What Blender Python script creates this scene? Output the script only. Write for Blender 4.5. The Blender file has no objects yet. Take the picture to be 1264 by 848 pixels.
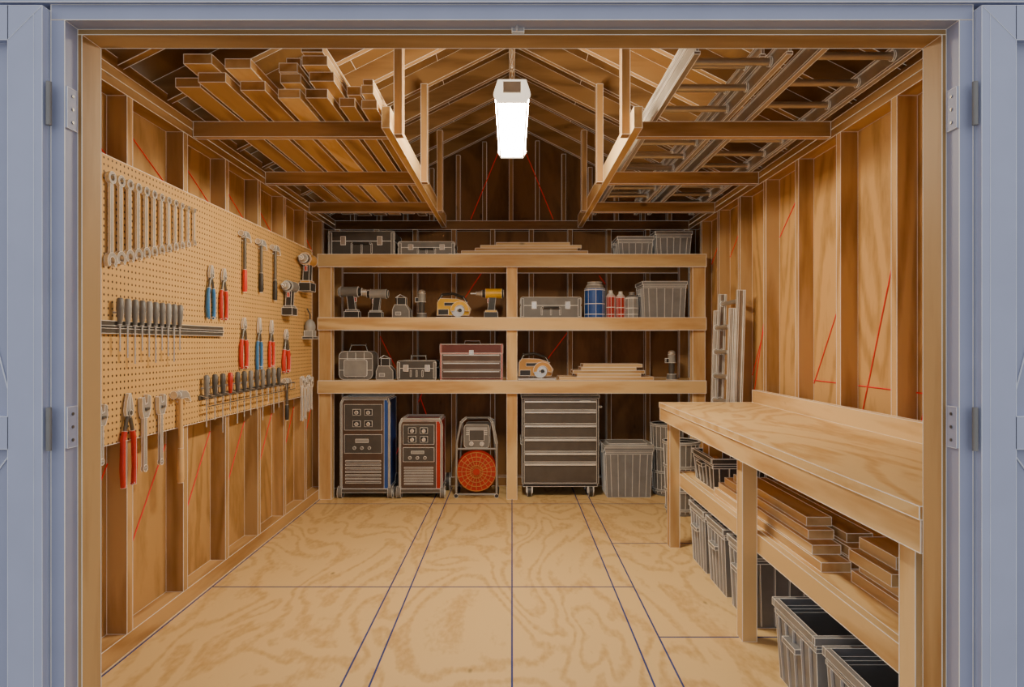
import bpy, bmesh, math, random
from mathutils import Matrix, Vector
R=random.Random(11)
pi=math.pi
def lin(h):
    o=[]
    for i in (0,2,4):
        c=int(h[i:i+2],16)/255
        o.append(c/12.92 if c<=.04045 else ((c+.055)/1.055)**2.4)
    return (o[0],o[1],o[2],1)
MATS={}
def newmat(n):
    m=bpy.data.materials.new(n); m.use_nodes=True
    nt=m.node_tree; b=nt.nodes['Principled BSDF']; MATS[n]=m
    return m,nt,b
def plain(n,col,rough=.5,metal=0,emit=0,bump=0,var=.12):
    m,nt,b=newmat(n)
    b.inputs['Roughness'].default_value=rough; b.inputs['Metallic'].default_value=metal
    tc=nt.nodes.new('ShaderNodeTexCoord'); no=nt.nodes.new('ShaderNodeTexNoise'); no.inputs['Scale'].default_value=9; no.inputs['Detail'].default_value=5
    nt.links.new(tc.outputs['Object'],no.inputs['Vector'])
    rp=nt.nodes.new('ShaderNodeValToRGB'); c=lin(col)
    rp.color_ramp.elements[0].position=.3; rp.color_ramp.elements[1].position=.7
    rp.color_ramp.elements[0].color=tuple(x*(1-var) for x in c[:3])+(1,)
    rp.color_ramp.elements[1].color=tuple(min(1,x*(1+var)) for x in c[:3])+(1,)
    nt.links.new(no.outputs['Fac'],rp.inputs['Fac']); nt.links.new(rp.outputs['Color'],b.inputs['Base Color'])
    if emit:
        b.inputs['Emission Color'].default_value=c; b.inputs['Emission Strength'].default_value=emit
    return m
def wood(n,base,dark,axis,rings=16,nscale=2.2,rough=.55,along=.14,knots=.05,tvar=.22,fibre=.35,p0=.22,p1=.62):
    m,nt,b=newmat(n); N=nt.nodes; L=nt.links
    b.inputs['Roughness'].default_value=rough
    b.inputs['Specular IOR Level'].default_value=.3
    tc=N.new('ShaderNodeTexCoord'); at=N.new('ShaderNodeAttribute'); at.attribute_name='tint'
    mu=N.new('ShaderNodeMath'); mu.operation='MULTIPLY'; mu.inputs[1].default_value=37; L.new(at.outputs['Fac'],mu.inputs[0])
    ad=N.new('ShaderNodeVectorMath'); ad.operation='ADD'; L.new(tc.outputs['Object'],ad.inputs[0]); L.new(mu.outputs[0],ad.inputs[1])
    mp=N.new('ShaderNodeMapping'); s=[1,1,1]
    if axis is not None: s[axis]=along
    mp.inputs['Scale'].default_value=s; L.new(ad.outputs[0],mp.inputs['Vector'])
    n1=N.new('ShaderNodeTexNoise'); n1.inputs['Scale'].default_value=nscale; n1.inputs['Detail'].default_value=2.5; n1.inputs['Distortion'].default_value=.7
    L.new(mp.outputs[0],n1.inputs['Vector'])
    m1=N.new('ShaderNodeMath'); m1.operation='MULTIPLY'; m1.inputs[1].default_value=rings*2*pi/3; L.new(n1.outputs['Fac'],m1.inputs[0])
    m2=N.new('ShaderNodeMath'); m2.operation='SINE'; L.new(m1.outputs[0],m2.inputs[0])
    m3=N.new('ShaderNodeMath'); m3.operation='MULTIPLY_ADD'; m3.inputs[1].default_value=.3; m3.inputs[2].default_value=.5; L.new(m2.outputs[0],m3.inputs[0])
    n2=N.new('ShaderNodeTexNoise'); n2.inputs['Scale'].default_value=38; n2.inputs['Detail'].default_value=3; L.new(mp.outputs[0],n2.inputs['Vector'])
    mx=N.new('ShaderNodeMix'); mx.data_type='FLOAT'; mx.inputs[0].default_value=fibre; L.new(m3.outputs[0],mx.inputs[2]); L.new(n2.outputs['Fac'],mx.inputs[3])
    rp=N.new('ShaderNodeValToRGB'); rp.color_ramp.elements[0].position=p0; rp.color_ramp.elements[1].position=p1
    rp.color_ramp.elements[0].color=lin(dark); rp.color_ramp.elements[1].color=lin(base); L.new(mx.outputs[0],rp.inputs['Fac'])
    mp2=N.new('ShaderNodeMapping'); s2=[1,1,1]
    if axis is not None: s2[axis]=.5
    mp2.inputs['Scale'].default_value=s2; L.new(ad.outputs[0],mp2.inputs['Vector'])
    vo=N.new('ShaderNodeTexVoronoi'); vo.inputs['Scale'].default_value=3.2; L.new(mp2.outputs[0],vo.inputs['Vector'])
    kr=N.new('ShaderNodeMapRange'); kr.inputs['From Min'].default_value=knots*.5; kr.inputs['From Max'].default_value=knots*1.3+.001; kr.inputs['To Min'].default_value=.5; kr.inputs['To Max'].default_value=1
    L.new(vo.outputs['Distance'],kr.inputs['Value'])
    tr=N.new('ShaderNodeMapRange'); tr.inputs['To Min'].default_value=1-tvar; tr.inputs['To Max'].default_value=1+tvar*.4; L.new(at.outputs['Fac'],tr.inputs['Value'])
    pm=N.new('ShaderNodeMath'); pm.operation='MULTIPLY'; L.new(kr.outputs[0],pm.inputs[0]); L.new(tr.outputs[0],pm.inputs[1])
    mc=N.new('ShaderNodeVectorMath'); mc.operation='SCALE'; L.new(rp.outputs['Color'],mc.inputs[0]); L.new(pm.outputs[0],mc.inputs['Scale'])
    L.new(mc.outputs[0],b.inputs['Base Color'])
    bp=N.new('ShaderNodeBump'); bp.inputs['Strength'].default_value=.12; bp.inputs['Distance'].default_value=.01; L.new(mx.outputs[0],bp.inputs['Height']); L.new(bp.outputs[0],b.inputs['Normal'])
for i,a in enumerate('xyz'):
    wood('stud_wood_'+a,'C8A16C','9C7444',i)
    wood('pale_wood_'+a,'E4C38C','C49860',i)
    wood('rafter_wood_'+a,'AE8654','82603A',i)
    wood('dim_wood_'+a,'A67C4C','7E5A32',i)  # darker copy of the stud wood; back-wall shade put into the colour
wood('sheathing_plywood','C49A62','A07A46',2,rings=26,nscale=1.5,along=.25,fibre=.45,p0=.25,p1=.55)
wood('back_plywood','93693C','72502C',2,rings=16,nscale=1.6,along=.3)  # sheathing darkened at the back; shade behind the shelves is in the colour
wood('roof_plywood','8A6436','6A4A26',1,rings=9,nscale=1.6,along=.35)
wood('floor_plywood','E9C88C','D0A86C',1,rings=34,nscale=1.5,along=.45,knots=.034,fibre=.5,rough=.5,tvar=.04,p0=.27,p1=.52)
wood('bench_plywood','E8C68C','CDA062',1,rings=30,nscale=1.9,along=.3,knots=.0,fibre=.45,rough=.42,tvar=.05,p0=.25,p1=.55)
plain('edge_line','ECE4D6',.6,emit=.14)  # slight self-glow added so the lines stay visible in dark areas
plain('red_chalk','D0201A',.7,emit=.25)  # added self-glow brightens the red lines; not a light source
plain('blue_chalk','263A86',.7)
plain('blue_gray_paint','ACB1C8',.6,var=.03)
plain('blue_gray_trim','9DA2BA',.55,var=.03)
plain('paint_line','E6E8EE',.6)
plain('steel','DAD6CF',.26,.6)
plain('dark_steel','6A6660',.35,.5)
plain('alu','B4AA9C',.35,.6)
plain('black_plastic','363433',.45)
plain('dark_plastic','524F4C',.5)
plain('bin_plastic','828283',.42)
plain('rib_plastic','9B9B9D',.42)
plain('gray_plastic','7B7976',.45)
plain('lid_plastic','9C9B98',.45)
plain('red_paint','B82A1C',.4)
plain('blue_paint','2A57AA',.4)
plain('yellow_paint','F0BC1C',.4)
plain('orange_tan','CF9A50',.5)
plain('brown_panel','5A463A',.45)
plain('chest_brown','6B352A',.4)
plain('blue_grip','3A7AB8',.45)
plain('red_grip','D03424',.45)
plain('cabinet_gray','5C554E',.4,.2)
plain('white_enamel','E8E4DC',.4)
plain('ground_gravel','8A8780',.9)
plain('wood_handle','D8B078',.5)
plain('paper_white','E2DCCE',.6)
m,nt,b=newmat('lamp_diffuser'); b.inputs['Base Color'].default_value=(1,.95,.88,1); b.inputs['Emission Color'].default_value=(1,.84,.62,1); b.inputs['Emission Strength'].default_value=140
m,nt,b=newmat('lamp_end_cap'); b.inputs['Base Color'].default_value=(.9,.88,.84,1); b.inputs['Emission Color'].default_value=(1,.86,.66,1); b.inputs['Emission Strength'].default_value=1.3
m,nt,b=newmat('pegboard_hardboard'); N=nt.nodes; L=nt.links
b.inputs['Roughness'].default_value=.6
tc=N.new('ShaderNodeTexCoord'); sx=N.new('ShaderNodeSeparateXYZ'); L.new(tc.outputs['Object'],sx.inputs[0])
outs=[]
for ax in ('Y','Z'):
    d=N.new('ShaderNodeMath'); d.operation='DIVIDE'; d.inputs[1].default_value=.030; L.new(sx.outputs[ax],d.inputs[0])
    f=N.new('ShaderNodeMath'); f.operation='FRACT'; L.new(d.outputs[0],f.inputs[0])
    s=N.new('ShaderNodeMath'); s.operation='SUBTRACT'; s.inputs[1].default_value=.5; L.new(f.outputs[0],s.inputs[0])
    p=N.new('ShaderNodeMath'); p.operation='MULTIPLY'; L.new(s.outputs[0],p.inputs[0]); L.new(s.outputs[0],p.inputs[1]); outs.append(p)
a=N.new('ShaderNodeMath'); a.operation='ADD'; L.new(outs[0].outputs[0],a.inputs[0]); L.new(outs[1].outputs[0],a.inputs[1])
g=N.new('ShaderNodeMath'); g.operation='GREATER_THAN'; g.inputs[1].default_value=.034; L.new(a.outputs[0],g.inputs[0])
no=N.new('ShaderNodeTexNoise'); no.inputs['Scale'].default_value=6; no.inputs['Detail'].default_value=6; L.new(tc.outputs['Object'],no.inputs['Vector'])
rp=N.new('ShaderNodeValToRGB'); rp.color_ramp.elements[0].color=lin('CFA260'); rp.color_ramp.elements[1].color=lin('DDB474'); L.new(no.outputs['Fac'],rp.inputs[0])
mx=N.new('ShaderNodeMix'); mx.data_type='RGBA'; mx.inputs[6].default_value=lin('50341A'); L.new(g.outputs[0],mx.inputs[0]); L.new(rp.outputs[0],mx.inputs[7]); L.new(mx.outputs[2],b.inputs['Base Color'])

class B:
    def __init__(s): s.v=[];s.f=[];s.m=[];s.t=[];s.M=Matrix.Identity(4);s.tint=None
    def add(s,vs,fs,mat):
        o=len(s.v); t=R.random() if s.tint is None else s.tint
        for p in vs: s.v.append(tuple(s.M@Vector(p))); s.t.append(t)
        for f in fs: s.f.append(tuple(o+i for i in f)); s.m.append(mat)
    def box(s,x0,x1,y0,y1,z0,z1,mat):
        if x0>x1:x0,x1=x1,x0
        if y0>y1:y0,y1=y1,y0
        if z0>z1:z0,z1=z1,z0
        if mat in('stud_wood','pale_wood','rafter_wood','dim_wood'):
            d=[x1-x0,y1-y0,z1-z0]; mat=mat+'_'+'xyz'[d.index(max(d))]
        s.add([(x0,y0,z0),(x1,y0,z0),(x1,y1,z0),(x0,y1,z0),(x0,y0,z1),(x1,y0,z1),(x1,y1,z1),(x0,y1,z1)],
          [(0,3,2,1),(4,5,6,7),(0,1,5,4),(1,2,6,5),(2,3,7,6),(3,0,4,7)],mat)
    def prism(s,poly,axis,a,b,mat):
        def P(u,w,t): return {'x':(t,u,w),'y':(u,t,w),'z':(u,w,t)}[axis]
        n=len(poly); vs=[P(u,w,a) for u,w in poly]+[P(u,w,b) for u,w in poly]
        s.add(vs,[tuple(range(n))[::-1],tuple(range(n,2*n))]+[(i,(i+1)%n,n+(i+1)%n,n+i) for i in range(n)],mat)
    def rbox(s,x0,x1,z0,z1,y0,y1,r,mat,axis='y'):
        P=[]
        for cx,cz,a in ((x1-r,z1-r,0),(x0+r,z1-r,90),(x0+r,z0+r,180),(x1-r,z0+r,270)):
            for k in range(4):
                t=math.radians(a+k*30); P.append((cx+r*math.cos(t),cz+r*math.sin(t)))
        s.prism(P,axis,y0,y1,mat)
    def cyl(s,p,q,r,r2=None,mat='steel',n=12,caps=True):
        r2=r if r2 is None else r2
        p=Vector(p);q=Vector(q);d=(q-p).normalized()
        u=d.cross(Vector((0,0,1)) if abs(d.z)<.9 else Vector((1,0,0))).normalized(); w=d.cross(u)
        vs=[]
        for c,rr in((p,r),(q,r2)):
            for i in range(n):
                a=2*pi*i/n; vs.append(c+u*math.cos(a)*rr+w*math.sin(a)*rr)
        fs=[(i,(i+1)%n,n+(i+1)%n,n+i) for i in range(n)]
        if caps: fs+=[tuple(range(n))[::-1],tuple(range(n,2*n))]
        s.add(vs,fs,mat)
    def tube(s,pts,r,mat='steel',n=8,closed=False):
        pts=[Vector(p) for p in pts]; k=len(pts); vs=[]
        for i,p in enumerate(pts):
            a=pts[(i-1)%k] if (i>0 or closed) else p; b=pts[(i+1)%k] if (i<k-1 or closed) else p
            d=(b-a).normalized()
            ref=Vector((.13,.21,.97)) if abs(d.z)<.85 else Vector((.97,.2,.1))
            if i>0: u=(lu-d*lu.dot(d)).normalized()
            else: u=d.cross(ref).normalized()
            lu=u; w=d.cross(u)
            rr=r[i] if isinstance(r,(list,tuple)) else r
            for j in range(n):
                t=2*pi*j/n; vs.append(p+u*math.cos(t)*rr+w*math.sin(t)*rr)
        fs=[]
        for i in range(k if closed else k-1):
            for j in range(n):
                a=i*n+j;b=i*n+(j+1)%n; c=((i+1)%k)*n+(j+1)%n; d=((i+1)%k)*n+j
                fs.append((a,b,c,d))
        if not closed: fs+=[tuple(range(n))[::-1],tuple((k-1)*n+j for j in range(n))]
        s.add(vs,fs,mat)
    def arc(s,cx,cy,ro,ri,a0,a1,z0,z1,mat,n=14,axis='z'):
        full=abs(a1-a0)>=359.9; vs=[]; k=n if full else n+1
        def P(u,w,t): return {'x':(t,u,w),'y':(u,t,w),'z':(u,w,t)}[axis]
        for i in range(k):
            a=math.radians(a0+(a1-a0)*i/n)
            for r,z in((ro,z0),(ro,z1),(ri,z1),(ri,z0)): vs.append(P(cx+r*math.cos(a),cy+r*math.sin(a),z))
        fs=[]
        for i in range(n):
            j=(i+1)%k
            for q in range(4): fs.append((i*4+q,i*4+(q+1)%4,j*4+(q+1)%4,j*4+q))
        if not full: fs+=[(0,3,2,1),tuple(n*4+q for q in range(4))]
        s.add(vs,fs,mat)
    def sph(s,c,r,mat,n=12,m=8):
        if not isinstance(r,(list,tuple)): r=(r,r,r)
        vs=[(c[0],c[1],c[2]-r[2])]
        for i in range(1,m):
            t=pi*i/m
            for j in range(n):
                a=2*pi*j/n; vs.append((c[0]+r[0]*math.sin(t)*math.cos(a),c[1]+r[1]*math.sin(t)*math.sin(a),c[2]-r[2]*math.cos(t)))
        vs.append((c[0],c[1],c[2]+r[2])); fs=[]
        for j in range(n):
            fs.append((0,1+(j+1)%n,1+j)); fs.append((len(vs)-1,1+(m-2)*n+j,1+(m-2)*n+(j+1)%n))
        for i in range(m-2):
            for j in range(n): fs.append((1+i*n+j,1+i*n+(j+1)%n,1+(i+1)*n+(j+1)%n,1+(i+1)*n+j))
        s.add(vs,fs,mat)
    def line(s,p,q,r=.0018,mat='edge_line'): s.cyl(p,q,r,mat=mat,n=4,caps=False)
    def finish(s,name,mat4=None,wire=.0018,linemat='edge_line',ang=.82,nol=()):
        me=bpy.data.meshes.new(name)
        me.from_pydata(s.v,[],s.f)
        names=list(dict.fromkeys(s.m)); 
        if linemat not in names: names.append(linemat)
        for n in names: me.materials.append(MATS[n])
        idx={n:i for i,n in enumerate(names)}
        bm=bmesh.new(); bm.from_mesh(me); bm.faces.ensure_lookup_table()
        for f,n in zip(bm.faces,s.m): f.material_index=idx[n]; f.smooth=True
        bmesh.ops.recalc_face_normals(bm,faces=bm.faces)
        segs=[]
        skip=set(idx[n] for n in names if n in('edge_line','red_chalk','blue_chalk','paint_line','lamp_diffuser') or n in nol)
        for e in bm.edges:
            lf=e.link_faces
            if len(lf)==2:
                if lf[0].calc_area()<1e-10 or lf[1].calc_area()<1e-10: continue
                an=lf[0].normal.angle(lf[1].normal,0)
                if an>.8: e.smooth=False
                if an>ang and lf[0].material_index not in skip and e.calc_length()>.006: segs.append((e.verts[0].co.copy(),e.verts[1].co.copy()))
        tt=list(s.t)
        if wire:
            li=idx[linemat]
            for p,q in segs:
                d=(q-p).normalized(); u=d.cross(Vector((0,0,1)) if abs(d.z)<.9 else Vector((1,0,0))).normalized(); w=d.cross(u)
                u,w=(u+w)*.7071,(u-w)*.7071
                vv=[bm.verts.new(c+o*wire) for c in(p,q) for o in(u,w,-u,-w)]
                for i in range(4):
                    f=bm.faces.new((vv[i],vv[(i+1)%4],vv[4+(i+1)%4],vv[4+i])); f.material_index=li
                tt+=[.5]*8
        bm.to_mesh(me); bm.free()
        at=me.attributes.new('tint','FLOAT','POINT'); at.data.foreach_set('value',tt)
        ob=bpy.data.objects.new(name,me); bpy.context.scene.collection.objects.link(ob)
        if mat4 is not None: ob.matrix_world=mat4
        return ob

HW=1.80; WT=.095; YF=1.70; YB=6.60; WH=2.70; AP=3.68
# floor
b=B(); b.tint=.5
xs=[-1.9,-.725,-.604,0,.604,.725,1.9]; 
b.box(-1.9,1.9,1.55,6.7,-.06,0,'floor_plywood')
W=.0042
for x in xs[1:-1]: b.box(x-W,x+W,1.7,6.55,0,.0012,'blue_chalk')
for y in (3.86,5.86): b.box(-1.79,1.79 if y>5 else .725,y-W,y+W,0,.0013,'blue_chalk')
for y in (4.70,3.20,2.2): b.box(.725,1.79,y-W,y+W,0,.0013,'blue_chalk')
b.box(-1.79,-1.782,1.8,6.5,0,.0013,'blue_chalk')
b.finish('floor',wire=0)
b=B(); b.box(-8,8,-6,1.54,-.2,-.08,'ground_gravel'); b.finish('ground',wire=0)

studs=[1.79+.42*i for i in range(2)]+[2.53]+[3.03+.52*i for i in range(7)]
def side(sg,name):
    b=B()
    X=lambda t: sg*t
    b.box(X(HW+WT),X(HW+WT+.015),YF,YB+WT,0,WH+.09,'sheathing_plywood')
    b.box(X(HW),X(HW+WT),YF,YB,0,.09,'stud_wood')
    b.box(X(HW),X(HW+WT),YF,YB,WH-.09,WH-.045,'stud_wood')
    b.box(X(HW),X(HW+WT),YF,YB,WH-.045,WH,'stud_wood')
    b.box(X(HW+.05),X(HW+WT),YF,YB,WH,WH+.09,'stud_wood')
    for y in studs: b.box(X(HW),X(HW+WT),y,y+.045,.09,WH-.09,'stud_wood')
    xx=HW+WT-.003
    def red(y0,z0,y1,z1): b.cyl((X(xx),y0,z0),(X(xx),y1,z1),.0034,mat='red_chalk',n=4)
    for i in range(2,9):
        y=studs[i]+.05; y2=y+.46
        if sg>0:
            # lines climb towards the door side of each bay, as on the photo's right wall
            a=[(y,.3,y2,.9),(y2-.03,1.05,y+.05,2.1),(y,1.22,y2,1.22),(y2,2.2,y,2.55),(y2,1.2,y+.03,1.85)]
            for k in ((1,2),(1,2),(4,2),(3,),(4,1),(3,),(1,3))[i-2]: red(*a[k])
            red(*a[0])
        else:
            a=[(y,.25,y2,.9),(y,2.55,y2,2.32)]
            red(*a[0]); 
            if i%2==0 or i<6: red(*a[1])
    b.finish(name,wire=.0016)
side(-1,'wall_left'); side(1,'wall_right')
b=B()
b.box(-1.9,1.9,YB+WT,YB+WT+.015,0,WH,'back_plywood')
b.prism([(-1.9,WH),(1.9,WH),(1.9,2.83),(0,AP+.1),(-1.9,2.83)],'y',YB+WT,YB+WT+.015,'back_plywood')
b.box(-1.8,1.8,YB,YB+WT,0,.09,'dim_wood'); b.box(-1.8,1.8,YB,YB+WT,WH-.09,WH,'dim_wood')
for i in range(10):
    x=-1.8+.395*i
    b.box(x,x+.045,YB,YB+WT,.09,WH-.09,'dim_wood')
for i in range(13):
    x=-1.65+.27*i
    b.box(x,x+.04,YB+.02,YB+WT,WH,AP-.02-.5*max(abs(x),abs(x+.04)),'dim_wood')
for x0,z0,x1,z1 in ((-.42,2.72,-.12,3.45),(.42,2.72,.12,3.45),(-1.2,.3,-.9,1.0),(-1.2,1.2,-1.4,1.6),(.3,1.2,.6,1.6),(-.7,.2,-.95,.9),(1.2,1.75,.9,2.15),(-.6,1.75,-.3,2.2)):
    b.cyl((x0,YB+.016 if z0>2.7 else YB+WT-.003,z0),(x1,YB+.016 if z0>2.7 else YB+WT-.003,z1),.004,mat='red_chalk',n=4)
b.finish('wall_back',wire=.0018)
b=B()
for sg in(-1,1):
    b.prism([(0,AP+.14),(sg*2.1,AP+.14-1.05),(sg*2.1,AP+.16-1.05),(0,AP+.16)],'y',1.5,6.75,'roof_plywood')
    y=1.72
    while y<6.6:
        b.prism([(sg*.02,AP-.01),(sg*1.82,AP-.91),(sg*1.94,AP-.97),(sg*1.94,AP-.83),(sg*.02,AP+.13)],'y',y,y+.045,'rafter_wood_x'); y+=.44
    for x in (.55,1.05,1.5):
        z=AP+.137-.5*x
        b.cyl((sg*x,1.7,z),(sg*x,6.6,z),.002,mat='edge_line',n=4)
b.box(-.02,.02,1.6,6.6,AP-.06,AP+.14,'rafter_wood')
b.finish('ceiling',wire=.0018)
b=B(); P='blue_gray_paint'
for sg in(-1,1):
    b.box(sg*1.12,sg*2.0,1.60,1.70,0,2.83,P)
    b.box(sg*1.075,sg*1.12,1.62,1.695,0,2.222,'stud_wood')
    b.box(sg*1.085,sg*1.118,1.572,1.619,0,2.235,'blue_gray_trim')
b.box(-1.12,1.12,1.60,1.70,2.27,2.83,P)
b.prism([(-2,2.83),(2,2.83),(0,AP+.13)],'y',1.6,1.70,P)
b.box(-1.12,1.12,1.62,1.695,2.222,2.267,'stud_wood')
b.box(-1.118,1.118,1.572,1.619,2.235,2.272,'blue_gray_trim')
b.box(-1.25,1.25,1.56,1.60,2.272,2.42,'blue_gray_trim')
b.box(0,.03,1.61,1.619,2.225,2.24,'steel'); b.cyl((.012,1.60,2.222),(.012,1.60,2.237),.003,mat='steel',n=8)
b.finish('wall_front',wire=.0009)
def door(sg):
    b=B(); Z0,Z1=.03,2.256; P='blue_gray_paint'
    x0,x1=1.120,2.02
    X=lambda a:sg*a
    b.box(X(x0),X(x1),1.565,1.585,Z0,Z1,'blue_gray_trim')
    def rail(a,bb,z0,z1): b.box(X(a),X(bb),1.545,1.5649,z0,z1,P)
    for a in((x0,x0+.082),(x1-.082,x1)):
        b.prism([(X(a[0]),Z0),(X(a[1]),Z0),(X(a[1]),Z1),(X(a[0]),Z1)],'y',1.545,1.5649,P)
    for z0,z1 in((Z0,Z0+.12),(1.198,1.275),(Z1-.082,Z1)): rail(x0+.082,x1-.082,z0,z1)
    b.line((X(x0),1.5445,Z1),(X(x0+.082),1.5445,Z1-.082),.0009,'paint_line')
    b.line((X(x0+.02),1.5445,Z0),(X(x0+.02),1.5445,Z1-.02),.0006,'paint_line')
    b.line((X(x0+.085),1.563,1.30),(X(x0+.22),1.563,1.82),.0010,'black_plastic')
    b.line((X(x0+.085),1.563,1.19),(X(x0+.45),1.563,.70),.0010,'black_plastic')
    for z in (2.025,1.245):
        b.cyl((X(1.109),1.552,z-.052),(X(1.109),1.552,z+.052),.0065,mat='gray_plastic',n=10)
        b.box(X(1.0805),X(1.0848),1.575,1.612,z-.05,z+.05,'blue_gray_trim')
        for k in(-.032,0,.032): b.cyl((X(1.0806),1.594,z+k),(X(1.0785),1.594,z+k),.004,mat='dark_steel',n=8)
    b.finish('door_%d'%(1 if sg<0 else 2),wire=.0008,linemat='paint_line')
door(-1); door(1)

b=B(); Y0=5.985
for z in(2.275,1.69,1.105):
    b.box(-1.795,1.84-.045,Y0,Y0+.04,z-.115,z,'pale_wood')
    b.box(-1.79,1.79,Y0+.04,6.595,z-.02,z,'pale_wood')
    b.box(-1.79,1.79,6.555,6.595,z-.11,z-.02,'stud_wood')
for x in(-1.795,-.048,1.68):
    b.box(x,x+(.115 if abs(x)>1 else .095),Y0+.0405,Y0+.13,0,2.25,'pale_wood')
    b.box(x,x+.09,6.50,6.553,0,2.25,'stud_wood')
b.finish('storage_shelving_unit',wire=.0022)
# workbench
b=B(); XB=1.085
b.box(XB-.01,1.755,1.71,4.74,.985,1.02,'bench_plywood')
b.box(XB-.005,XB+.035,1.712,4.735,.895,.984,'pale_wood')
b.box(XB+.035,1.79,4.69,4.735,.895,.984,'pale_wood')
b.box(1.757,1.795,1.71,4.74,.985,1.11,'pale_wood')
for y in(1.80,3.15,4.60):
    b.box(XB+.0355,XB+.105,y,y+.075,0,.984,'pale_wood')
    b.box(1.70,1.79,y,y+.075,0,.984,'stud_wood')
    b.box(XB+.142,1.70,y+.01,y+.065,.44,.502,'stud_wood')
b.box(XB+.1055,XB+.14,1.712,4.70,.435,.525,'pale_wood')
b.box(XB+.1405,1.695,1.712,4.70,.503,.525,'bench_plywood')
b.finish('workbench',wire=.0016)
def rack(sg):
    b=B(); X=lambda t:sg*t
    for y in(3.65,4.72,5.74): b.box(X(.705),X(1.795),y,y+.045,2.615,2.70,'stud_wood')
    b.box(X(.66),X(.704),3.5,6.5,2.615,2.73,'pale_wood')
    for y in(3.62,4.69,5.71): b.box(X(.614),X(.6595),y,y+.07,2.62,AP-.02-.5*.66,'rafter_wood')
    b.finish('overhead_storage_rack',wire=.0016)
rack(-1); rack(1)
b=B()
L1=[(-1.64,-1.52,3.16),(-1.50,-1.37,3.1),(-1.34,-1.22,3.2),(-1.19,-1.08,3.3),(-1.05,-.94,3.3),(-.91,-.83,3.42),(-.80,-.72,3.45)]
L2=[(-1.52,-1.39,3.0),(-1.35,-1.23,3.05),(-1.15,-1.05,3.22),(-1.0,-.88,3.2),(-.86,-.79,3.38),(-.78,-.72,3.36)]
L3=[(-1.15,-1.06,3.2),(-1.01,-.89,3.12),(-.78,-.73,3.4)]
L4=[(-1.13,-1.06,3.25),(-1.0,-.9,3.08)]
for k,Lr in enumerate((L1,L2,L3,L4)):
    for x0,x1,y in Lr: b.box(x0,x1,y,6.35-.1*R.random(),2.7005+.045*k,2.7445+.045*k,'pale_wood' if R.random()<.4 else 'stud_wood')
b.finish('lumber_stack',wire=.0016)
def ladder(b,w,L,rung=.3,rd=.09):
    for x in(0,w):
        b.box(x-.013,x+.013,0,L,0,.012,'alu');b.box(x-.013,x+.013,0,L,rd-.012,rd,'alu'); b.box(x-.006,x+.006,0,L,.012,rd-.012,'alu')
    y=.18
    while y<L-.05:
        b.cyl((.006,y,rd/2),(w-.006,y,rd/2),.017,mat='alu',n=10)
        for x in(.016,w-.016): b.cyl((x-.004,y,rd/2),(x+.004,y,rd/2),.024,mat='steel',n=8)
        y+=rung
for x0,y0,w in((.80,2.80,.40),(1.33,2.74,.40)):
    b=B(); ladder(b,w,6.3-y0)
    b.M=Matrix.Translation((.02,.25,.10)) if x0<1 else Matrix.Translation((0,0,0))
    if x0<1: ladder(b,w-.04,5.9-y0,rd=.07)
    b.finish('extension_ladder',Matrix.Translation((x0,y0,2.7005)),wire=.0016)
b=B(); ladder(b,.44,1.86,.2,.06)
b.M=Matrix.Translation((.03,0,.065)); ladder(b,.38,1.72,.2,.04)
M=Matrix(((0,math.sin(.03),-math.cos(.03),1.735),(-1,0,0,5.42),(0,math.cos(.03),math.sin(.03),.0),(0,0,0,1)))
b.finish('step_ladder',M,wire=.002)
# lamp
b=B(); y0,y1,z=3.30,4.32,2.69
b.prism([(-.070,z),(.070,z),(.088,z+.03),(.07,z+.065),(-.07,z+.065),(-.088,z+.03)],'y',y0+.03,y1-.03,'lamp_diffuser')
b.prism([(-.065,z+.0655),(.065,z+.0655),(.045,z+.105),(-.045,z+.105)],'y',y0+.02,y1-.02,'white_enamel')
for ya,yb in((y0,y0+.029),(y1-.029,y1)):
    b.prism([(-.074,z-.006),(.074,z-.006),(.095,z+.03),(.090,z+.05),(.072,z+.105),(-.072,z+.105),(-.090,z+.05),(-.095,z+.03)],'y',ya,yb,'lamp_end_cap')
for sx in(-1,1): b.box(sx*.072,sx*.080,y0+.029,y1-.029,z-.005,z+.004,'white_enamel')
b.box(-.045,.045,y0-.012,y0-.0005,z+.035,z+.09,'white_enamel')
for yy in(y0+.10,y1-.10):
    b.tube([(-.03,yy,z+.105),(0,yy,z+.17),(.03,yy,z+.105)],.003,'steel',6)
    zz=z+.16; k=0
    while zz<AP-.1:
        pts=[]
        for i in range(8):
            a=2*pi*i/8; u=.009*math.cos(a); w=.018*math.sin(a)
            pts.append((u if k%2 else 0,yy+(0 if k%2 else u),zz+.018+w))
        b.tube(pts,.003,'steel',5,closed=True); zz+=.028;k+=1
    b.cyl((0,yy,AP-.10),(0,yy,AP-.061),.012,mat='steel')
b.finish('hanging_shop_light',wire=0)

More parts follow.
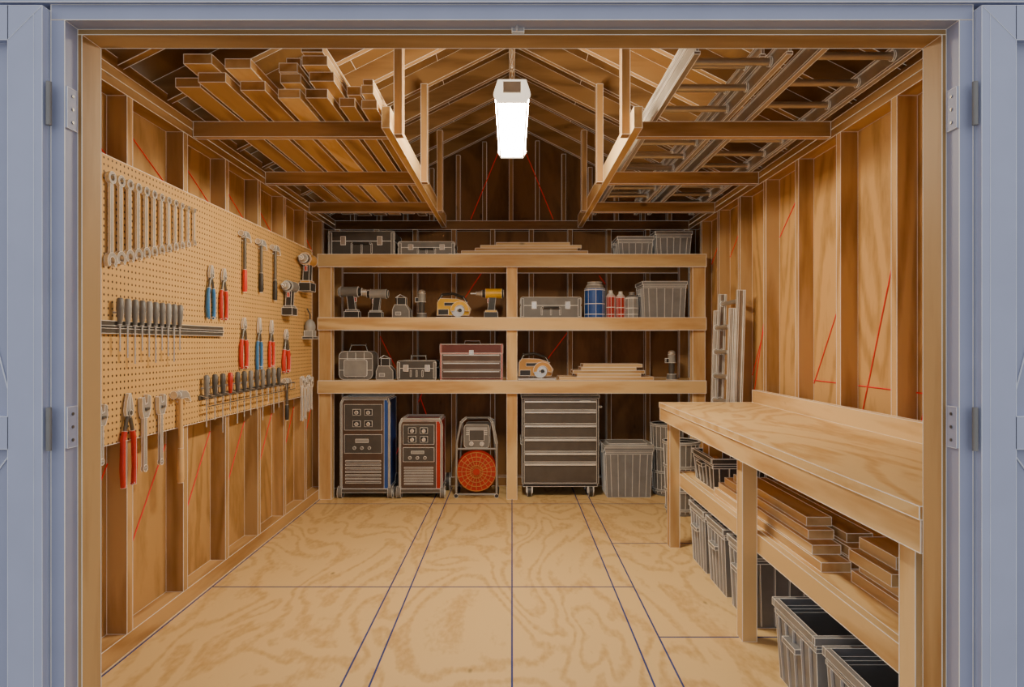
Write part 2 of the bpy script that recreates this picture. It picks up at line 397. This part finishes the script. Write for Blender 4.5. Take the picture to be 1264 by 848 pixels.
# pegboard + tools
b=B(); b.tint=.5
b.box(-1.799,-1.785,1.75,5.78,1.0,2.28,'pegboard_hardboard'); b.finish('pegboard',wire=.0016)
def PW(y,z,w=0): return Matrix(((0,0,1,-1.784+w),(1,0,0,y),(0,1,0,z),(0,0,0,1)))
def peg(b,z=0): b.cyl((0,z,0),(0,z,.028),.003,mat='dark_steel',n=6)
def wrench(L):
    b=B(); k=L/.4; t=.01*(.6+.4*k)
    b.prism([(-.009*k-.002,-.03*k),(.009*k+.002,-.03*k),(.008*k+.002,-L+.05*k),(-.008*k-.002,-L+.05*k)],'z',.008,.008+t,'steel')
    b.arc(0,-.012*k,.026*k,.014*k,0,360,.004,.008+t+.004,'steel',16)
    b.arc(0,-L+.03*k,.034*k,.017*k,-50,230,.004,.008+t+.004,'steel',14)
    peg(b); return b
for i in range(12):
    L=.41-.019*i
    wrench(L).finish('combination_wrench',PW(2.86+i*.068,2.195),wire=.0008)
def hammer(L,hm='dark_steel',grip='black_plastic',k=1):
    b=B()
    b.tube([(0,-L,.02),(0,-L+.02,.02),(0,-L*.62,.02),(0,-L*.6,.02),(0,-.02,.02),(0,.03,.02)],[.012*k,.016*k,.014*k,.010*k,.009*k,.009*k],grip,10)
    b.tube([(0,-L*.6,.02),(0,.0,.02)],.011*k,hm,10)
    b.cyl((-.062*k,.01,.02),(-.03*k,.01,.02),.018*k,mat='steel',n=14)
    b.cyl((-.03*k,.01,.02),(-.012*k,.01,.02),.012*k,mat='steel')
    b.prism([(-.014*k,-.012),(.016*k,-.010),(.045*k,-.012),(.075*k,-.035),(.055*k,.008),(.03*k,.026),(-.014*k,.028)],'z',.006,.034,'steel')
    peg(b,-.03); return b
hammer(.37,grip='red_grip').finish('claw_hammer',PW(4.28,2.16),wire=.0014)
hammer(.34).finish('claw_hammer',PW(4.56,2.15),wire=.0014)
hammer(.38).finish('claw_hammer',PW(4.83,2.15),wire=.0014)
def pliers(L,grip,k=1,jaw=.06):
    b=B()
    for sg in(-1,1):
        b.prism([(0,-.014),(sg*.018*k,-.012),(sg*.022*k,.012),(sg*.016*k,jaw*.6),(sg*.006*k,jaw),(sg*.001,jaw)],'z',.008,.022,'steel')
        P=[(sg*-.004,-.005,.015),(sg*.012*k,-.03,.015),(sg*.024*k,-.05*k-.02,.015),(sg*.033*k,-.08*k-.02,.015)]
        b.tube(P,[.008*k,.0075*k,.007*k,.0065*k],'dark_steel',8)
        b.tube([P[2],P[3],(sg*.038*k,-L*.6,.015),(sg*.032*k,-L*.8,.015),(sg*.024*k,-L+jaw,.015)],[.0095*k,.0105*k,.0105*k,.0100*k,.008*k],grip,8)
        b.line((P[3][0],P[3][1],.015+.0105*k),(sg*.032*k,-L*.8,.015+.010*k),.0009)
    b.cyl((0,0,.004),(0,0,.027),.011*k,mat='dark_steel',n=12); peg(b,-.018); return b
pliers(.31,'blue_grip',1.1).finish('pliers',PW(3.81,1.85),wire=.0012)
pliers(.31,'red_grip',1.1).finish('pliers',PW(3.98,1.85),wire=.0012)
pliers(.33,'red_grip',1.3).finish('pliers',PW(4.28,1.56),wire=.0013)
pliers(.34,'blue_grip',1.1,.09).finish('needle_nose_pliers',PW(4.54,1.54),wire=.0013)
pliers(.33,'red_grip',1.1,.08).finish('tin_snips',PW(4.77,1.54),wire=.0013)
pliers(.33,'red_grip',1.6).finish('locking_pliers',PW(5.08,1.5),wire=.0015)
pliers(.42,'red_grip',1.25,.09).finish('water_pump_pliers',PW(2.99,1.13),wire=.001)
def drill(col,k=1,dark='black_plastic'):
    b=B(); b.M=Matrix.Scale(k,4)
    b.box(-.065,.05,0,.055,-.038,.038,dark); b.box(-.055,.04,.055,.07,-.03,.03,col)
    b.prism([(-.035,.07),(.022,.07),(.008,.19),(-.05,.19)],'z',-.02,.02,dark)
    b.box(.0,.024,.135,.17,-.008,.008,'red_paint')
    b.cyl((-.10,.215,0),(.04,.215,0),.042,mat=col,n=14); b.cyl((-.115,.215,0),(-.10,.215,0),.032,.042,mat=dark,n=14)
    b.cyl((.04,.215,0),(.07,.215,0),.034,.03,mat=dark,n=14); b.cyl((.07,.215,0),(.12,.215,0),.026,.016,mat='steel',n=12); b.cyl((.12,.215,0),(.17,.215,0),.004,mat='steel',n=6)
    return b
MIR=Matrix.Rotation(pi,4,'Y')
(drill('orange_tan',1.25)).finish('cordless_drill',PW(5.47,1.89,.053)@MIR,wire=.0016)
drill('gray_plastic',1.05).finish('cordless_drill',PW(5.06,1.67,.045)@MIR,wire=.0016)
b=B(); b.box(-.07,.07,0,.02,0,.09,'dark_plastic'); b.sph((0,.1,.045),(.06,.07,.045),'lid_plastic'); b.box(-.05,.05,.02,.07,.01,.08,'lid_plastic'); b.tube([(0,.15,.045),(0,.21,.045),(0,.26,.02)],.006,'black_plastic')
b.finish('palm_sander',PW(5.58,1.49),wire=.0016)
b=B(); b.box(2.6,3.96,-.03,.025,0,.018,'dark_steel'); b.box(2.6,3.96,-.008,.004,.018,.022,'black_plastic'); b.finish('magnetic_tool_strip',PW(0,1.525),wire=.0012)
def driver(L,hl,col,tip='steel'):
    b=B()
    b.tube([(0,0,.03),(0,-.006,.03),(0,-hl*.4,.03),(0,-hl*.8,.03),(0,-hl,.03)],[.008,.015,.017,.012,.009],col,8)
    b.line((.006,-.01,.045),(.006,-hl*.8,.043),.0007); b.line((.016,-.01,.034),(.014,-hl*.8,.034),.0007)
    b.cyl((0,-hl,.03),(0,-L,.03),.0042,mat=tip,n=8); b.cyl((0,-hl*.55,.0),(0,-hl*.55,.02),.004,mat='dark_steel',n=6); return b
for i in range(10):
    driver(.24+.03*(i%3),.12,['gray_plastic','lid_plastic','gray_plastic'][i%3]).finish('screwdriver',PW(2.90+i*.058,1.655,.0),wire=.0009)
b=B(); b.box(3.68,5.2,-.012,.012,0,.008,'dark_steel'); b.tube([(3.7,0,.05),(5.18,0,.05)],.004,'dark_steel'); b.tube([(3.7,-.05,.05),(5.18,-.05,.05)],.0035,'dark_steel')
for i in range(16): b.tube([(3.7+i*.0985,.01,.005),(3.7+i*.0985,0,.05),(3.7+i*.0985,-.05,.05)],.0025,'steel',6)
b.finish('wire_tool_rack',PW(0,1.14),wire=0)
for i in range(12):
    driver(.30-.06*(i%2)+.03*(i%3),.14,['gray_plastic','dark_plastic','dark_plastic','red_paint','dark_plastic'][i%5] if i<5 else ('dark_plastic' if i%2 else 'gray_plastic')).finish('screwdriver',PW(3.72+i*.105,1.27,0),wire=.0010)
def adj(L,k=1):
    b=B()
    b.prism([(-.012*k,-L),(.012*k,-L),(.010*k,-.06*k),(-.010*k,-.06*k)],'z',.008,.020,'steel')
    b.arc(0,-L,.016*k,.007*k,0,360,.007,.021,'steel',12)
    b.prism([(-.016*k,-.07*k),(.018*k,-.07*k),(.036*k,-.03*k),(.034*k,.022*k),(.014*k,.03*k),(.012*k,-.006*k),(-.006*k,-.012*k),(-.012*k,.02*k),(-.03*k,.018*k),(-.028*k,-.04*k)],'z',.005,.024,'steel')
    b.cyl((-.01*k,-.032*k,.026),(.015*k,-.032*k,.026),.007*k,mat='dark_steel',n=8); peg(b,-.06); return b
adj(.22,.9).finish('adjustable_wrench',PW(2.79,1.16),wire=.001)
adj(.32,1.1).finish('adjustable_wrench',PW(3.12,1.17),wire=.001)
adj(.31,1.0).finish('adjustable_wrench',PW(3.265,1.165),wire=.001)
hammer(.46,'wood_handle','wood_handle',1.15).finish('framing_hammer',PW(3.45,1.17),wire=.001)
hammer(.30,k=1).finish('ball_peen_hammer',PW(5.08,1.15),wire=.0014)
for i in range(4): adj(.34-.03*i,.8).finish('adjustable_wrench',PW(5.46+i*.085,1.15-.02*(i%2)),wire=.0016)

def bin_(name,x0,x1,y0,y1,z0,h,mat='bin_plastic',lid=False,ribs=5,wire=.0018,taper=.88,items=None):
    b=B(); cx,cy=(x0+x1)/2,(y0+y1)/2; hx,hy=(x1-x0)/2,(y1-y0)/2
    def rect(s,z,o=0): return [(sx*(hx*s-o),sy*(hy*s-o),z) for sx,sy in((-1,-1),(1,-1),(1,1),(-1,1))]
    A=rect(taper,0); T=rect(.96,h-.05); I=rect(.96,h-.004,.006); J=rect(taper,.01,.006)
    T2=rect(.96,h-.004)
    vs=A+T2+I+J
    fs=[(0,3,2,1)]+[(i,(i+1)%4,4+(i+1)%4,4+i) for i in range(4)]+[(4+i,4+(i+1)%4,8+(i+1)%4,8+i) for i in range(4)]+[(8+i,8+(i+1)%4,12+(i+1)%4,12+i) for i in range(4)]+[(12,13,14,15)]
    b.add(vs,fs,mat)
    for z0_,z1_,e in((h-.03,h,0.0),(h-.06,h-.045,.008)):
        o=e
        b.box(-hx+o,hx-o,-hy+o,-hy+.02,z0_,z1_,mat); b.box(-hx+o,hx-o,hy-.02,hy-o,z0_,z1_,mat)
        b.box(-hx+o,-hx+.02,-hy+.02,hy-.02,z0_,z1_,mat); b.box(hx-.02,hx-o,-hy+.02,hy-.02,z0_,z1_,mat)
    for i in range(ribs):
        t=-1+2*(i+.5)/ribs
        for sy in(-1,1): b.cyl((t*hx*taper*.95,sy*hy*taper,.01),(t*hx*.95*.96,sy*hy*.96,h-.06),.006,mat='rib_plastic',n=4); b.line((t*hx*taper*.95,sy*(hy*taper+.007),.01),(t*hx*.95*.96,sy*(hy*.96+.007),h-.06),wire*.7)
        for sx in(-1,1): b.cyl((sx*hx*taper,t*hy*taper*.95,.01),(sx*hx*.96,t*hy*.95*.96,h-.06),.006,mat='rib_plastic',n=4); b.line((sx*(hx*taper+.007),t*hy*taper*.95,.01),(sx*(hx*.96+.007),t*hy*.95*.96,h-.06),wire*.7)
    if not lid:
        for sx in(-1,1): b.box(sx*hx*.93,sx*(hx*.93+.03),-.06,.06,h*.62,h*.62+.02,mat)
    if lid:
        b.rbox(-hx-.004,hx+.004,-hy-.004,hy+.004,h+.0005,h+.022,.02,'lid_plastic','z'); b.rbox(-hx*.8,hx*.8,-hy*.75,hy*.75,h+.022,h+.034,.02,'lid_plastic','z')
        for sx in(-1,1): b.box(sx*(hx+.012),sx*(hx-.004),-.05,.05,h-.06,h+.02,'lid_plastic')
    if items: items(b,hx,hy,h)
    return b.finish(name,Matrix.Translation((cx,cy,z0)),wire=wire,nol=('rib_plastic',))
def case(name,x0,x1,y0,y1,z0,h,mat='dark_plastic',latch='steel',handle=True,top=False,wire=.0018):
    b=B(); w=(x1-x0)/2; d=(y1-y0)/2; cx=(x0+x1)/2; cy=(y0+y1)/2
    b.rbox(-w,w,0,h*.6,-d,d,.015,mat); b.rbox(-w,w,h*.61,h,-d,d,.02,mat); b.box(-w+.01,w-.01,-d+.01,d-.01,h*.59,h*.62,'black_plastic')
    for t in(-.55,.55): b.box(t*w-.022,t*w+.022,-d-.012,-d,h*.45,h*.78,latch)
    for t in(-.93,.93): b.box(t*w-.012,t*w+.012,-d-.006,-d,.015,h-.015,'gray_plastic')
    for t in(-.3,0,.3): b.box(t*w-.006,t*w+.006,-d-.004,-d,.03,h*.5,mat)
    if handle:
        if top: b.tube([(-w*.4,0,h-.005),(-w*.38,0,h+.045),(w*.38,0,h+.045),(w*.4,0,h-.005)],.009,'black_plastic')
        else: b.tube([(-w*.28,-d,h*.5),(-w*.26,-d-.03,h*.5),(w*.26,-d-.03,h*.5),(w*.28,-d,h*.5)],.008,'black_plastic')
    return b.finish(name,Matrix.Translation((cx,cy,z0)),wire=wire)
def SH(x,z,y=6.25): return Matrix(((1,0,0,x),(0,0,-1,y),(0,1,0,z),(0,0,0,1)))
S1,S2,S3=2.2755,1.6905,1.1055
case('tool_trunk',-1.74,-1.11,6.14,6.50,S1,.24)
case('long_tool_case',-1.08,-.54,6.14,6.40,S1,.14,'gray_plastic',handle=True)
b=B()
for k,(a,c) in enumerate(((-.60,.95),(-.48,.72),(-.35,.62),(-.3,.66),(-.15,.55))): b.box(a,c,6.14+.01*k,6.42,S1+.028*k,S1+.028*k+.026,'pale_wood')
b.finish('board_stack',wire=.0018)
bin_('storage_bin',1.0,1.345,6.14,6.5,S1,.19)
bin_('storage_bin',1.36,1.71,6.14,6.5,S1,.24)
drill('gray_plastic',1.2).finish('cordless_drill',SH(-1.53,S2),wire=.002)
drill('lid_plastic',1.1).finish('cordless_drill',SH(-1.32,S2)@MIR,wire=.002)
def charger():
    b=B(); b.prism([(-.08,0),(.08,0),(.08,.08),(.04,.13),(-.06,.13),(-.08,.08)],'z',-.07,.07,'gray_plastic'); b.box(-.04,.04,.13,.20,-.04,.04,'black_plastic'); b.box(-.05,.0,.03,.06,.07,.073,'lid_plastic')
    b.tube([(-.05,.13,0),(-.06,.2,0),(-.02,.23,0),(.04,.2,0)],.007,'black_plastic'); return b
charger().finish('battery_charger',SH(-1.06,S2),wire=.0022)
def heatgun():
    b=B(); b.cyl((0,0,0),(0,.05,0),.055,.045,mat='gray_plastic'); b.cyl((0,.05,0),(0,.16,0),.028,mat='dark_plastic'); b.cyl((0,.16,0),(0,.24,0),.04,.036,mat='lid_plastic'); b.sph((0,.25,0),(.04,.03,.04),'steel'); b.box(-.06,-.03,.16,.2,-.02,.02,'black_plastic'); return b
heatgun().finish('router_tool',SH(-.87,S2),wire=.0022)
def saw(col='yellow_paint',k=1):
    b=B(); b.M=Matrix.Scale(k,4)
    b.box(-.17,.17,.0,.01,-.08,.08,'steel')
    b.arc(.03,.075,.06,.01,0,360,.03,.034,'steel',24)
    b.arc(.05,.075,.085,.05,-5,185,.02,.06,col,16)
    b.prism([(-.17,.03),(.13,.03),(.15,.09),(.10,.16),(.02,.185),(-.14,.19),(-.165,.15),(-.165,.10)],'z',-.06,.015,col)
    b.box(-.10,.02,.12,.15,.0151,.018,'black_plastic')
    b.cyl((.05,.075,.034),(.05,.075,.045),.02,mat='black_plastic',n=14)
    b.tube([(-.15,.17,0),(-.12,.225,0),(-.02,.235,0),(.08,.2,0),(.11,.15,0)],.014,'black_plastic',8)
    b.box(-.155,-.06,.035,.085,.0151,.03,'black_plastic')
    return b
saw('yellow_paint',1.02).finish('circular_saw',SH(-.55,S2),wire=.0016)
drill('yellow_paint',1.12).finish('cordless_drill',SH(-.21,S2)@MIR,wire=.0016)
case('aluminum_tool_case',.08,.66,6.16,6.45,S2,.20,'gray_plastic','steel')
def can(name,x,r,h,mat,cap='lid_plastic',neck=.5,y=6.27):
    b=B(); b.cyl((0,0,0),(0,0,h*.82),r,mat=mat,n=16); b.cyl((0,0,h*.82),(0,0,h*.92),r,r*neck,mat=cap,n=16); b.cyl((0,0,h*.92),(0,0,h),r*neck*.9,mat=cap,n=12)
    for z in(.04,h*.4,h*.78): b.arc(0,0,r+.003,r-.003,0,360,z-.003,z+.003,'edge_line',16)
    for i in range(8):
        a=2*pi*i/8; b.line((r*math.cos(a),r*math.sin(a),.01),(r*math.cos(a),r*math.sin(a),h*.8),.0018)
    return b.finish(name,Matrix.Translation((x,y,S2)),wire=.0016)
can('blue_canister',.80,.098,.35,'blue_paint',neck=.8)
can('spray_bottle',.955,.042,.27,'red_paint','white_enamel')
can('spray_bottle',1.05,.042,.26,'red_paint','white_enamel')
can('shop_canister',1.16,.06,.25,'lid_plastic','gray_plastic')
bin_('storage_bin',1.24,1.665,6.15,6.52,S2,.35)
b=B(); b.rbox(-.16,.16,0,.27,-.12,.12,.05,'gray_plastic'); b.rbox(-.11,.11,.03,.19,-.135,-.12,.02,'lid_plastic'); b.tube([(-.09,0,.265),(-.07,0,.33),(.07,0,.33),(.09,0,.265)],.01,'black_plastic')
for x in(-.08,0,.08): b.line((x,-.1215,.02),(x,-.1215,.26),.002)
for z in(.09,.2): b.line((-.155,-.122,z),(.155,-.122,z),.002)
b.finish('tool_bag',Matrix.Translation((-1.49,6.30,S3)),wire=.002)
charger().finish('battery_charger',SH(-1.215,S3),wire=.0022)
case('tool_case',-1.09,-.72,6.15,6.42,S3,.18,'dark_plastic',top=True)
def chest():
    b=B(); w=.295; d=.16; h=.34
    b.box(-w,w,-d,d,0,h,'chest_brown'); b.box(-w-.005,w+.005,-d-.006,-d,h-.085,h-.006,'chest_brown')
    for i in range(3):
        z=.02+i*.078; b.box(-w+.015,w-.015,-d-.010,-d,z,z+.07,'brown_panel'); b.box(-w+.03,w-.03,-d-.016,-d-.010,z+.055,z+.061,'steel')
    b.box(-w,w,-d-.0125,-d-.0105,.245,.252,'red_paint')
    for x in(-w,w-.012): b.box(x,x+.012,-d-.012,-d-.0005,0,h,'red_paint')
    b.tube([(-.08,-.0,h),(-.07,0,h+.03),(.07,0,h+.03),(.08,0,h)],.006,'steel'); b.box(-.02,.02,-d-.016,-d-.006,h-.1,h-.06,'steel')
    return b
chest().finish('drawer_tool_chest',Matrix.Translation((-.385,6.31,S3)),wire=.0013)
saw('orange_tan',1.05).finish('circular_saw',SH(.24,S3),wire=.0018)
b=B()
for k,(a,c) in enumerate(((.45,1.34),(.62,1.22),(.58,1.26),(.66,1.18),(.68,1.24))): b.box(a,c,6.13+.01*k,6.42,S3+.03*k,S3+.03*k+.028,'pale_wood')
b.finish('board_stack',wire=.0018)
heatgun().finish('router_tool',SH(1.54,S3),wire=.0022)
def welder(name,x0,x1,h,side,y0=6.09,dp=.40):
    b=B(); w=(x1-x0)/2; zb=.09
    b.box(-w+.03,w-.03,.0,dp,zb,h,side)
    b.box(-w+.025,w-.07,-.012,.0,zb,h,'brown_panel')
    b.box(w-.0695,w-.025,-.012,.0,zb,h,side)
    for sx in(-1,1): b.tube([(sx*(w-.02),-.02,.05),(sx*(w-.02),-.02,h-.03),(sx*(w-.04),-.01,h+.02),(sx*(w-.04),dp*.8,h+.02)],.010,'gray_plastic',6)
    b.tube([(-w+.04,-.01,h+.02),(w-.04,-.01,h+.02)],.010,'gray_plastic',6); b.tube([(-w+.04,dp*.8,h+.02),(w-.04,dp*.8,h+.02)],.010,'gray_plastic',6)
    hh=h-zb
    b.box(-w+.05,w-.09,-.018,-.012,zb+hh*.66,zb+hh*.95,'dark_plastic')
    for r_ in range(2):
        for c in range(2):
            x=-.08+c*.11; zz=zb+hh*(.73+.13*r_)
            b.box(x-.035,x+.035,-.024,-.018,zz-.025,zz+.03,'black_plastic')
            b.cyl((x,-.024,zz),(x,-.036,zz),.016,mat='steel',n=12)
    b.box(-w+.05,w-.09,-.018,-.012,zb+hh*.40,zb+hh*.61,'dark_plastic'); b.box(-.09,.03,-.022,-.018,zb+hh*.52,zb+hh*.56,'lid_plastic')
    for c in(-.10,-.03,.04): b.cyl((c,-.018,zb+hh*.46),(c,-.03,zb+hh*.46),.014,mat='gray_plastic',n=10)
    for i in range(7):
        z=zb+hh*(.06+.04*i); b.box(-w+.06,w-.10,-.017,-.012,z,z+hh*.018,'gray_plastic')
    b.box(-w+.01,w-.01,-.03,dp,.055,zb-.001,'dark_steel')
    for sx in(-1,1):
        b.cyl((sx*(w-.015),dp*.85,.085),(sx*(w+.025),dp*.85,.085),.085,mat='black_plastic',n=18); b.cyl((sx*(w+.025),dp*.85,.085),(sx*(w+.03),dp*.85,.085),.04,mat='steel',n=14)
        b.cyl((sx*(w-.03),-.0,.055),(sx*(w+.01),.0,.055),.055,mat='gray_plastic',n=16); b.cyl((sx*(w-.03)-.002,.0,.055),(sx*(w+.012),.0,.055),.022,mat='steel',n=10)
    return b.finish(name,Matrix.Translation(((x0+x1)/2,y0,0)),wire=.0015)
welder('welding_machine',-1.62,-1.13,.92,'blue_paint')
welder('welding_machine',-1.07,-.64,.72,'red_paint')
b=B(); w=.19
b.rbox(-.12,.12,.46,.68,.02,.26,.03,'gray_plastic'); b.box(-.07,.07,0.012,.02,.53,.63,'dark_plastic'); b.cyl((-.05,.02,.5),(-.05,.0,.5),.018,mat='steel'); b.cyl((.05,.02,.5),(.05,.0,.5),.018,mat='steel')
for i in range(4): b.box(-.1,.1,.014,.02,.645-.02*i,.65-.02*i,'black_plastic')
b.cyl((0,.03,.24),(0,.22,.24),.15,mat='dark_plastic',n=28)
b.cyl((0,-.01,.24),(0,.03,.24),.185,.20,mat='red_paint',n=32)
for r_ in(.06,.10,.14,.182): b.arc(0,.24,r_+.002,r_-.002,0,360,-.022,-.010,'orange_tan',28,axis='y')
for i in range(20):
    a=2*pi*i/20; b.cyl((.03*math.cos(a),-.014,.24+.03*math.sin(a)),(.184*math.cos(a),-.014,.24+.184*math.sin(a)),.003,mat='orange_tan',n=4)
b.cyl((0,-.03,.24),(0,-.01,.24),.032,mat='red_paint',n=16)
for sx in(-1,1):
    b.tube([(sx*w,-.03,.02),(sx*w,-.03,.06),(sx*w,.02,.5),(sx*.15,.02,.70),(sx*.11,.14,.73),(sx*.15,.26,.70),(sx*w,.28,.06),(sx*w,.28,.02)],.011,'lid_plastic',8)
    b.tube([(sx*w,-.05,.02),(sx*w,.3,.02)],.02,'black_plastic',8)
b.tube([(-w,-.03,.03),(w,-.03,.03)],.010,'lid_plastic'); b.tube([(-.11,.14,.73),(.11,.14,.73)],.013,'gray_plastic'); b.tube([(-w,.02,.45),(w,.02,.45)],.010,'lid_plastic')
b.finish('hose_reel_compressor',Matrix.Translation((-.335,6.13,0)),wire=.0018,nol=('red_paint','orange_tan'))
b=B(); w=.36; D=.42; z0=.13; z1=.965
b.box(-w,w,0,D,z0,z1-.03,'cabinet_gray'); b.box(-w-.008,w+.008,-.014,D,z1-.029,z1,'dark_plastic')
z=z1-.045
for h_ in(.10,.13,.13,.13,.10,.20):
    if z-h_<z0-.01: break
    b.box(-w+.02,w-.02,-.012,0,z-h_+.01,z,'cabinet_gray'); b.box(-w+.03,w-.03,-.026,-.012,z-.022,z-.012,'steel'); z-=h_
b.box(-w+.01,w-.01,.02,D-.02,.10,z0-.001,'black_plastic')
b.box(-w-.012,-w,.0,D,.5,.53,'dark_steel'); b.tube([(w,.05,.85),(w+.03,.05,.85),(w+.03,D-.05,.85),(w,D-.05,.85)],.009,'steel')
b.box(.18,.28,-.03,-.0265,z1-.06,z1-.052,'paper_white')
for x in(-w+.07,w-.07):
    for y in(.05,D-.06):
        b.cyl((x-.02,y,.05),(x+.02,y,.05),.05,mat='black_plastic',n=18); b.cyl((x-.023,y,.05),(x+.023,y,.05),.02,mat='steel',n=10)
        b.box(x-.03,x-.024,y-.025,y+.025,.04,.10,'steel'); b.box(x+.024,x+.03,y-.025,y+.025,.04,.10,'steel')
b.finish('rolling_tool_cabinet',Matrix.Translation((.455,6.10,0)),wire=.0018)
bin_('storage_tote',.87,1.33,6.08,6.44,0,.47,lid=True,ribs=6)
def rbin(name,x,y,r,h):
    b=B(); b.cyl((0,0,0),(0,0,h),r*.85,r,mat='gray_plastic',n=20,caps=False); b.cyl((0,0,.012),(0,0,h-.003),r*.83,r*.97,mat='black_plastic',n=20,caps=False); b.cyl((0,0,.005),(0,0,.012),r*.84,r*.84,mat='dark_plastic',n=20)
    for z in(.05,h*.33,h*.66,h-.012): 
        rr=r*(.85+.15*z/h); b.arc(0,0,rr+.01,rr-.004,0,360,z-.008,z+.012,'lid_plastic',20)
    for i in range(20):
        a=2*pi*i/20; b.line((r*.86*math.cos(a),r*.86*math.sin(a),.02),(r*1.005*math.cos(a),r*1.005*math.sin(a),h),.0016)
    return b.finish(name,Matrix.Translation((x,y,0)),wire=.0012)
rbin('trash_can',1.50,6.27,.155,.68); rbin('trash_can',1.45,5.55,.15,.62)
for y in(4.06,3.68,3.28): bin_('storage_bin',1.20,1.62,y,y+.34,0,.39,wire=.0017)
bin_('storage_bin',1.14,1.58,2.44,2.84,0,.34,wire=.0012,ribs=5)
bin_('storage_bin',1.14,1.58,1.98,2.38,0,.34,wire=.0010,ribs=5)
ZS=.5255
def stuff(b,hx,hy,h):
    b.cyl((-.08,-.1,h*.5),(-.08,.12,h*.9),.035,mat='orange_tan'); b.box(-.02,.08,-.1,.05,.05,h+.03,'brown_panel'); b.cyl((.1,.1,.05),(.1,.1,h+.04),.03,mat='dark_plastic'); b.box(-.12,-.03,.02,.15,.05,h+.05,'orange_tan')
bin_('tool_basket',1.25,1.60,4.05,4.50,ZS,.20,'dark_plastic',wire=.002,items=stuff)
b=B()
rows=[(1.25,1.37,2.62,4.0,0),(1.39,1.52,2.66,4.0,0),(1.54,1.67,2.7,4.0,0),(1.26,1.38,2.72,3.95,1),(1.40,1.52,2.6,3.9,1),(1.54,1.66,2.8,4.0,1),(1.28,1.39,2.8,3.9,2),(1.42,1.53,2.75,3.9,2),(1.30,1.41,2.86,3.8,3)]
for x0,x1,y0,y1,k in rows: b.box(x0,x1,y0,y1,ZS+.04*k,ZS+.04*k+.038,'pale_wood')
b.finish('lumber_stack',wire=.0014)
b=B()
for x0,x1,y0,y1,k in((1.32,1.42,2.2,2.52,0),(1.44,1.56,2.18,2.5,0),(1.34,1.5,2.24,2.5,1),(1.3,1.42,2.22,2.5,2),(1.45,1.58,2.22,2.5,2),(1.34,1.48,2.26,2.5,3)): b.box(x0,x1,y0,y1,ZS+.045*k,ZS+.045*k+.043,'pale_wood')
b.finish('wood_offcuts',wire=.0012)
bin_('small_parts_box',1.36,1.52,1.98,2.14,ZS,.12,'gray_plastic',wire=.001)

w=bpy.data.worlds.new('World'); bpy.context.scene.world=w; w.use_nodes=True
bg=w.node_tree.nodes['Background']; bg.inputs[0].default_value=(.90,.93,1,1); bg.inputs[1].default_value=1.08
cam=bpy.data.cameras.new('Camera'); co=bpy.data.objects.new('Camera',cam); bpy.context.scene.collection.objects.link(co)
co.location=(0,0,1.45); co.rotation_euler=(pi/2,0,0); cam.sensor_width=36; cam.lens=800/1264*36; cam.clip_start=.05
bpy.context.scene.camera=co
